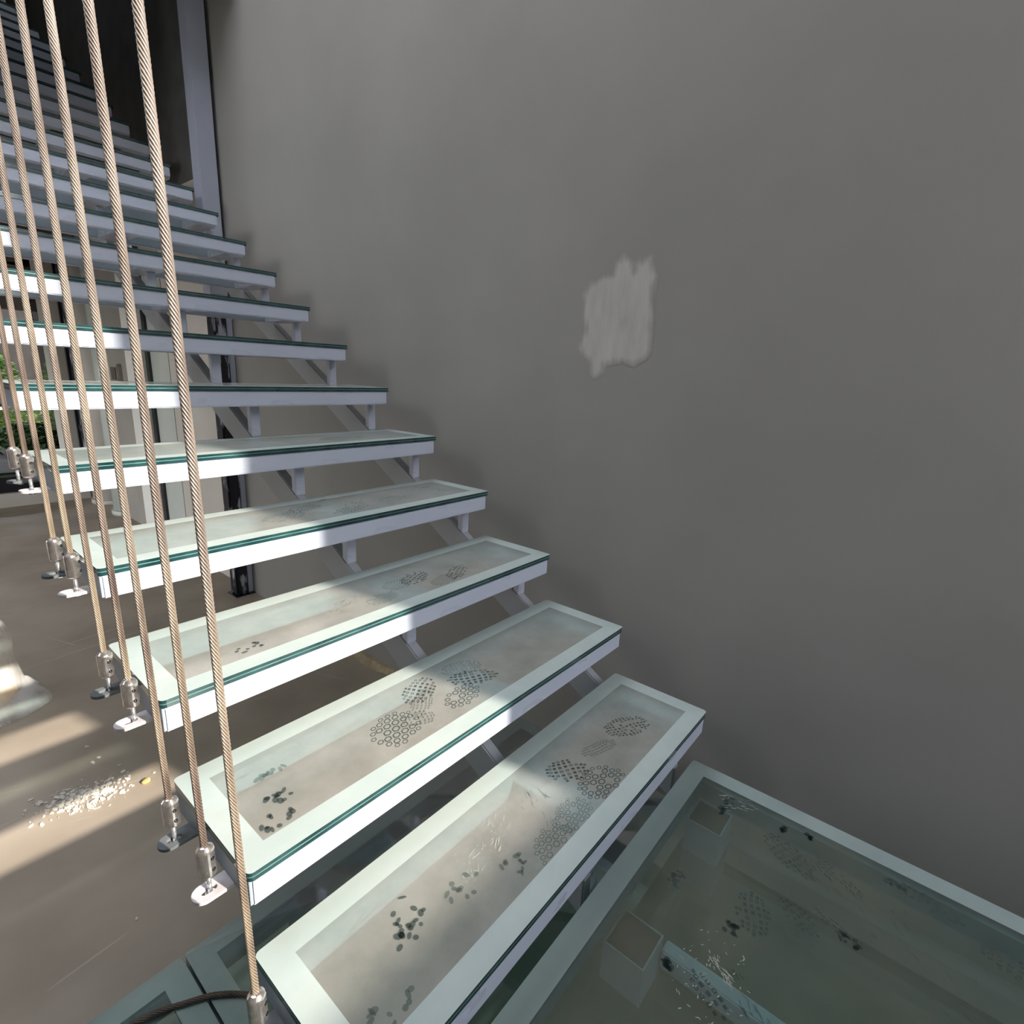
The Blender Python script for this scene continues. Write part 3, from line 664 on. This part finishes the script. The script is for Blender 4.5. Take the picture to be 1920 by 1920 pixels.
# ------------------------------------------------------------------ things on the floor
def flake(rx, ry, th, rnd, n=7, mat='plaster', parent=None, name='flake'):
    bm = bmesh.new(); pl = []
    for k in range(n):
        a = 2 * math.pi * (k + rnd.uniform(-.25, .25)) / n; r = rnd.uniform(.65, 1.0); pl.append((rx * r * math.cos(a), ry * r * math.sin(a)))
    prism(bm, pl, 2, 0, th)
    for v in bm.verts:
        v.co.z += v.co.x * .12 * (1 if v.co.z > th / 2 else 0)
    bmesh.ops.recalc_face_normals(bm, faces=bm.faces); return bm
rnd = random.Random(3)
def rubble(cx, cy, sx, sy, n, s0, s1, seed):
    rnd = random.Random(seed); bm = bmesh.new()
    for k in range(n):
        x = cx + rnd.gauss(0, sx); y = cy + rnd.gauss(0, sy) + (x - cx) * -.25; a = rnd.uniform(0, 3.14); r = s0 * .5 * math.exp(rnd.gauss(0, .55)) + (s1 - s0) * (rnd.random() ** 4)
        h = rnd.uniform(.001, .003); z = FZ + rnd.uniform(0, .004) * 1.0
        pl = []
        m = rnd.randint(5, 7)
        for q in range(m):
            b = 2 * math.pi * q / m + rnd.uniform(-.2, .2); rr = r * rnd.uniform(.6, 1)
            u, v = rr * math.cos(b), rr * .6 * math.sin(b); pl.append((x + u * math.cos(a) - v * math.sin(a), y + u * math.sin(a) + v * math.cos(a)))
        fs = prism(bm, pl, 2, z - .002, z + h)
        tx, ty = rnd.uniform(-.25, .25), rnd.uniform(-.25, .25)
        for v in set(v for f in fs for v in f.verts): v.co.z += (v.co.x - x) * tx + (v.co.y - y) * ty
    bmesh.ops.recalc_face_normals(bm, faces=bm.faces); return bm
o = mesh_obj('plaster_rubble', rubble(-1.175, 2.20, .062, .045, 420, .006, .017, 5), 'plaster')
tag(o, 'heap of broken white plaster flakes on the sunlit brown floor', 'rubble', kind='stuff')
spots = [(-1.10, 2.385, .012, 'grey white plaster flake above the heap, nearest the third tread'), (-1.075, 2.405, .009, 'small plaster flake beside the larger flake above the heap'), (-1.335, 2.26, .010, 'plaster flake lying alone at the far left of the heap'),
         (-1.31, 2.14, .011, 'plaster flake below the left edge of the heap'), (-1.09, 2.52, .010, 'plaster flake on the dark strip above the heap'), (-.94, 1.62, .012, 'pale flake on the shaded floor just above the lower glass landing'),
         (-1.31, 2.95, .012, 'pale flake on the floor right of the plastic wrapped post'), (-1.04, 2.13, .008, 'small flake left of the orange chip'), (-1.205, 1.50, .007, 'tiny flake on the shaded brown floor at the lower left'), (-.985, 1.60, .008, 'small pale flake beside the bigger one above the glass landing')]
for x, y, r, lab in spots:
    bm = flake(r, r * .6, .004, rnd); o = mesh_obj('plaster_flake', bm, 'plaster', None, False, (x, y, FZ)); o.rotation_euler = (0, 0, rnd.uniform(0, 3))
    tag(o, lab, 'debris', 'scattered plaster flakes on the floor')
bm = flake(.021, .013, .014, rnd, 8); bmesh.ops.bevel(bm, geom=list(bm.edges), offset=.003, segments=1, affect='EDGES')
o = mesh_obj('orange_chip', bm, 'orange_chip', None, False, (-.992, 2.104, FZ)); tag(o, 'small orange brick chip casting a shadow left of the second tread', 'debris')
# ridge of spilled mortar at the foot of the wall
bm = bmesh.new(); rows = []
for k in range(26):
    y = 1.95 + .62 * k / 25; w_ = .055 + .02 * noise.noise(Vector((y * 9, 0, 0))) * 2
    w_ *= math.sin(math.pi * (k + .6) / 26.2) ** .4
    rows.append([bm.verts.new((XW - 0.0, y, FZ + .028)), bm.verts.new((XW - w_ * .4, y, FZ + .026 + .006 * noise.noise(Vector((y * 30, 1, 0))))), bm.verts.new((XW - w_ * .8, y + .004, FZ + .008)), bm.verts.new((XW - w_ - .01 * random.random(), y, FZ - .001))])
for a, b in zip(rows, rows[1:]):
    for k in range(3): bm.faces.new((a[k], a[k + 1], b[k + 1], b[k]))
bmesh.ops.recalc_face_normals(bm, faces=bm.faces)
o = mesh_obj('mortar_ridge', bm, 'plaster_tan'); tag(o, 'tan ridge of spilled mortar along the foot of the wall below the treads', 'mortar')
o = mesh_obj('fine_debris', rubble(.10, .92, .02, .05, 40, .002, .006, 9), 'plaster'); tag(o, 'thin trail of pale crumbs on the dark floor behind the lowest treads', 'debris', kind='stuff')

# plastic wrapped post at the left edge
t = thing('wrapped_post', 'post wrapped in crumpled clear plastic film on the floor at the left edge', 'post', (-1.345, 3.12, FZ)); L = Vector(t.location)
bm = bmesh.new(); rows = []
prof = [(.002, .168), (.08, .165), (.16, .160), (.26, .155), (.34, .145), (.42, .120), (.50, .088), (.60, .060), (.75, .045), (.95, .04)]
for z, r in prof:
    rows.append([bm.verts.new(((r * (1 + .16 * noise.noise(Vector((math.cos(a) * 2, math.sin(a) * 2, z * 6))))) * math.cos(a), (r * .8) * (1 + .2 * noise.noise(Vector((math.cos(a) * 3, math.sin(a) * 2, z * 5)))) * math.sin(a), z)) for a in [2 * math.pi * k / 30 for k in range(30)]])
for a, b in zip(rows, rows[1:]):
    for k in range(30): bm.faces.new((a[k], a[(k + 1) % 30], b[(k + 1) % 30], b[k]))
mesh_obj('plastic_film', bm, 'plastic_film', t, True)
bm = bmesh.new(); rows = []
for rr, zz in ((.160, .10), (.190, .085), (.225, .045), (.250, .004)):
    rows.append([bm.verts.new((rr * math.cos(a) * (1 + .10 * noise.noise(Vector((a * 2, rr * 9, 1)))), rr * .72 * math.sin(a), max(.003, zz * (1 + .5 * noise.noise(Vector((a * 1.5, rr * 5, 4))))))) for a in [2 * math.pi * k / 30 for k in range(30)]])
for a, b in zip(rows, rows[1:]):
    for k in range(30): bm.faces.new((a[k], b[k], b[(k + 1) % 30], a[(k + 1) % 30]))
mesh_obj('film_skirt', bm, 'plastic_film', t, True)
bm = bmesh.new(); tube(bm, [(0, 0, .006), (0, 0, .085)], .135, 24); mesh_obj('base_block', bm, 'tape', t)['label'] = 'yellow base under the film'
bm = bmesh.new(); tube(bm, [(-.02, 0, 0), (-.02, 0, .9)], .025, 12); mesh_obj('shaft', bm, 'white_pier', t)

# garden beyond the terrace
def bush(name, cx, cy, r, h, n, mat, seed, label, z0=FZ + .30):
    rnd = random.Random(seed); t = thing(name, label, 'plant', (cx, cy, z0), 'garden shrubs outside')
    bm = bmesh.new()
    for k in range(n):
        a = rnd.uniform(0, 6.3); rr = r * rnd.random() ** .5; z = h * (.1 + .9 * rnd.random()); rr *= (1.05 - .6 * (z / h) ** 2)
        c = Vector((rr * math.cos(a), rr * math.sin(a), z)); s = rnd.uniform(.03, .065)
        u = Vector((rnd.uniform(-1, 1), rnd.uniform(-1, 1), rnd.uniform(-.4, .8))).normalized(); v = u.orthogonal().normalized() * .45
        A = [bm.verts.new(c - u * s), bm.verts.new(c + v * s + Vector((0, 0, .01))), bm.verts.new(c + u * s), bm.verts.new(c - v * s + Vector((0, 0, .01)))]
        bm.faces.new((A[0], A[1], A[2])); bm.faces.new((A[0], A[2], A[3]))
    o = mesh_obj('foliage', bm, mat, t); o['kind'] = 'stuff'
    bm = bmesh.new()
    for k in range(7):
        a = rnd.uniform(0, 6.3); tube(bm, [(0, 0, 0), (r * .25 * math.cos(a), r * .25 * math.sin(a), h * .45), (r * .55 * math.cos(a), r * .55 * math.sin(a), h * .85)], .012, 5, radii=[.016, .011, .005])
    mesh_obj('stem', bm, 'stem', t)
bush('garden_shrub', -.10, 10.75, .40, 1.32, 1500, 'leaf', 11, 'bright green shrub outside at the left edge between the treads')
bush('garden_shrub', .55, 11.2, .22, .82, 350, 'leaf', 12, 'small reddish green shrub beside the bright green one')
bush('garden_shrub', .0, 9.75, .40, .40, 900, 'leaf_dark', 13, 'dark low shrub on the ground outside below the bright one')
bush('garden_shrub', -1.10, 11.0, .45, 1.6, 1200, 'leaf', 14, 'tall shrub outside, mostly left of the frame')
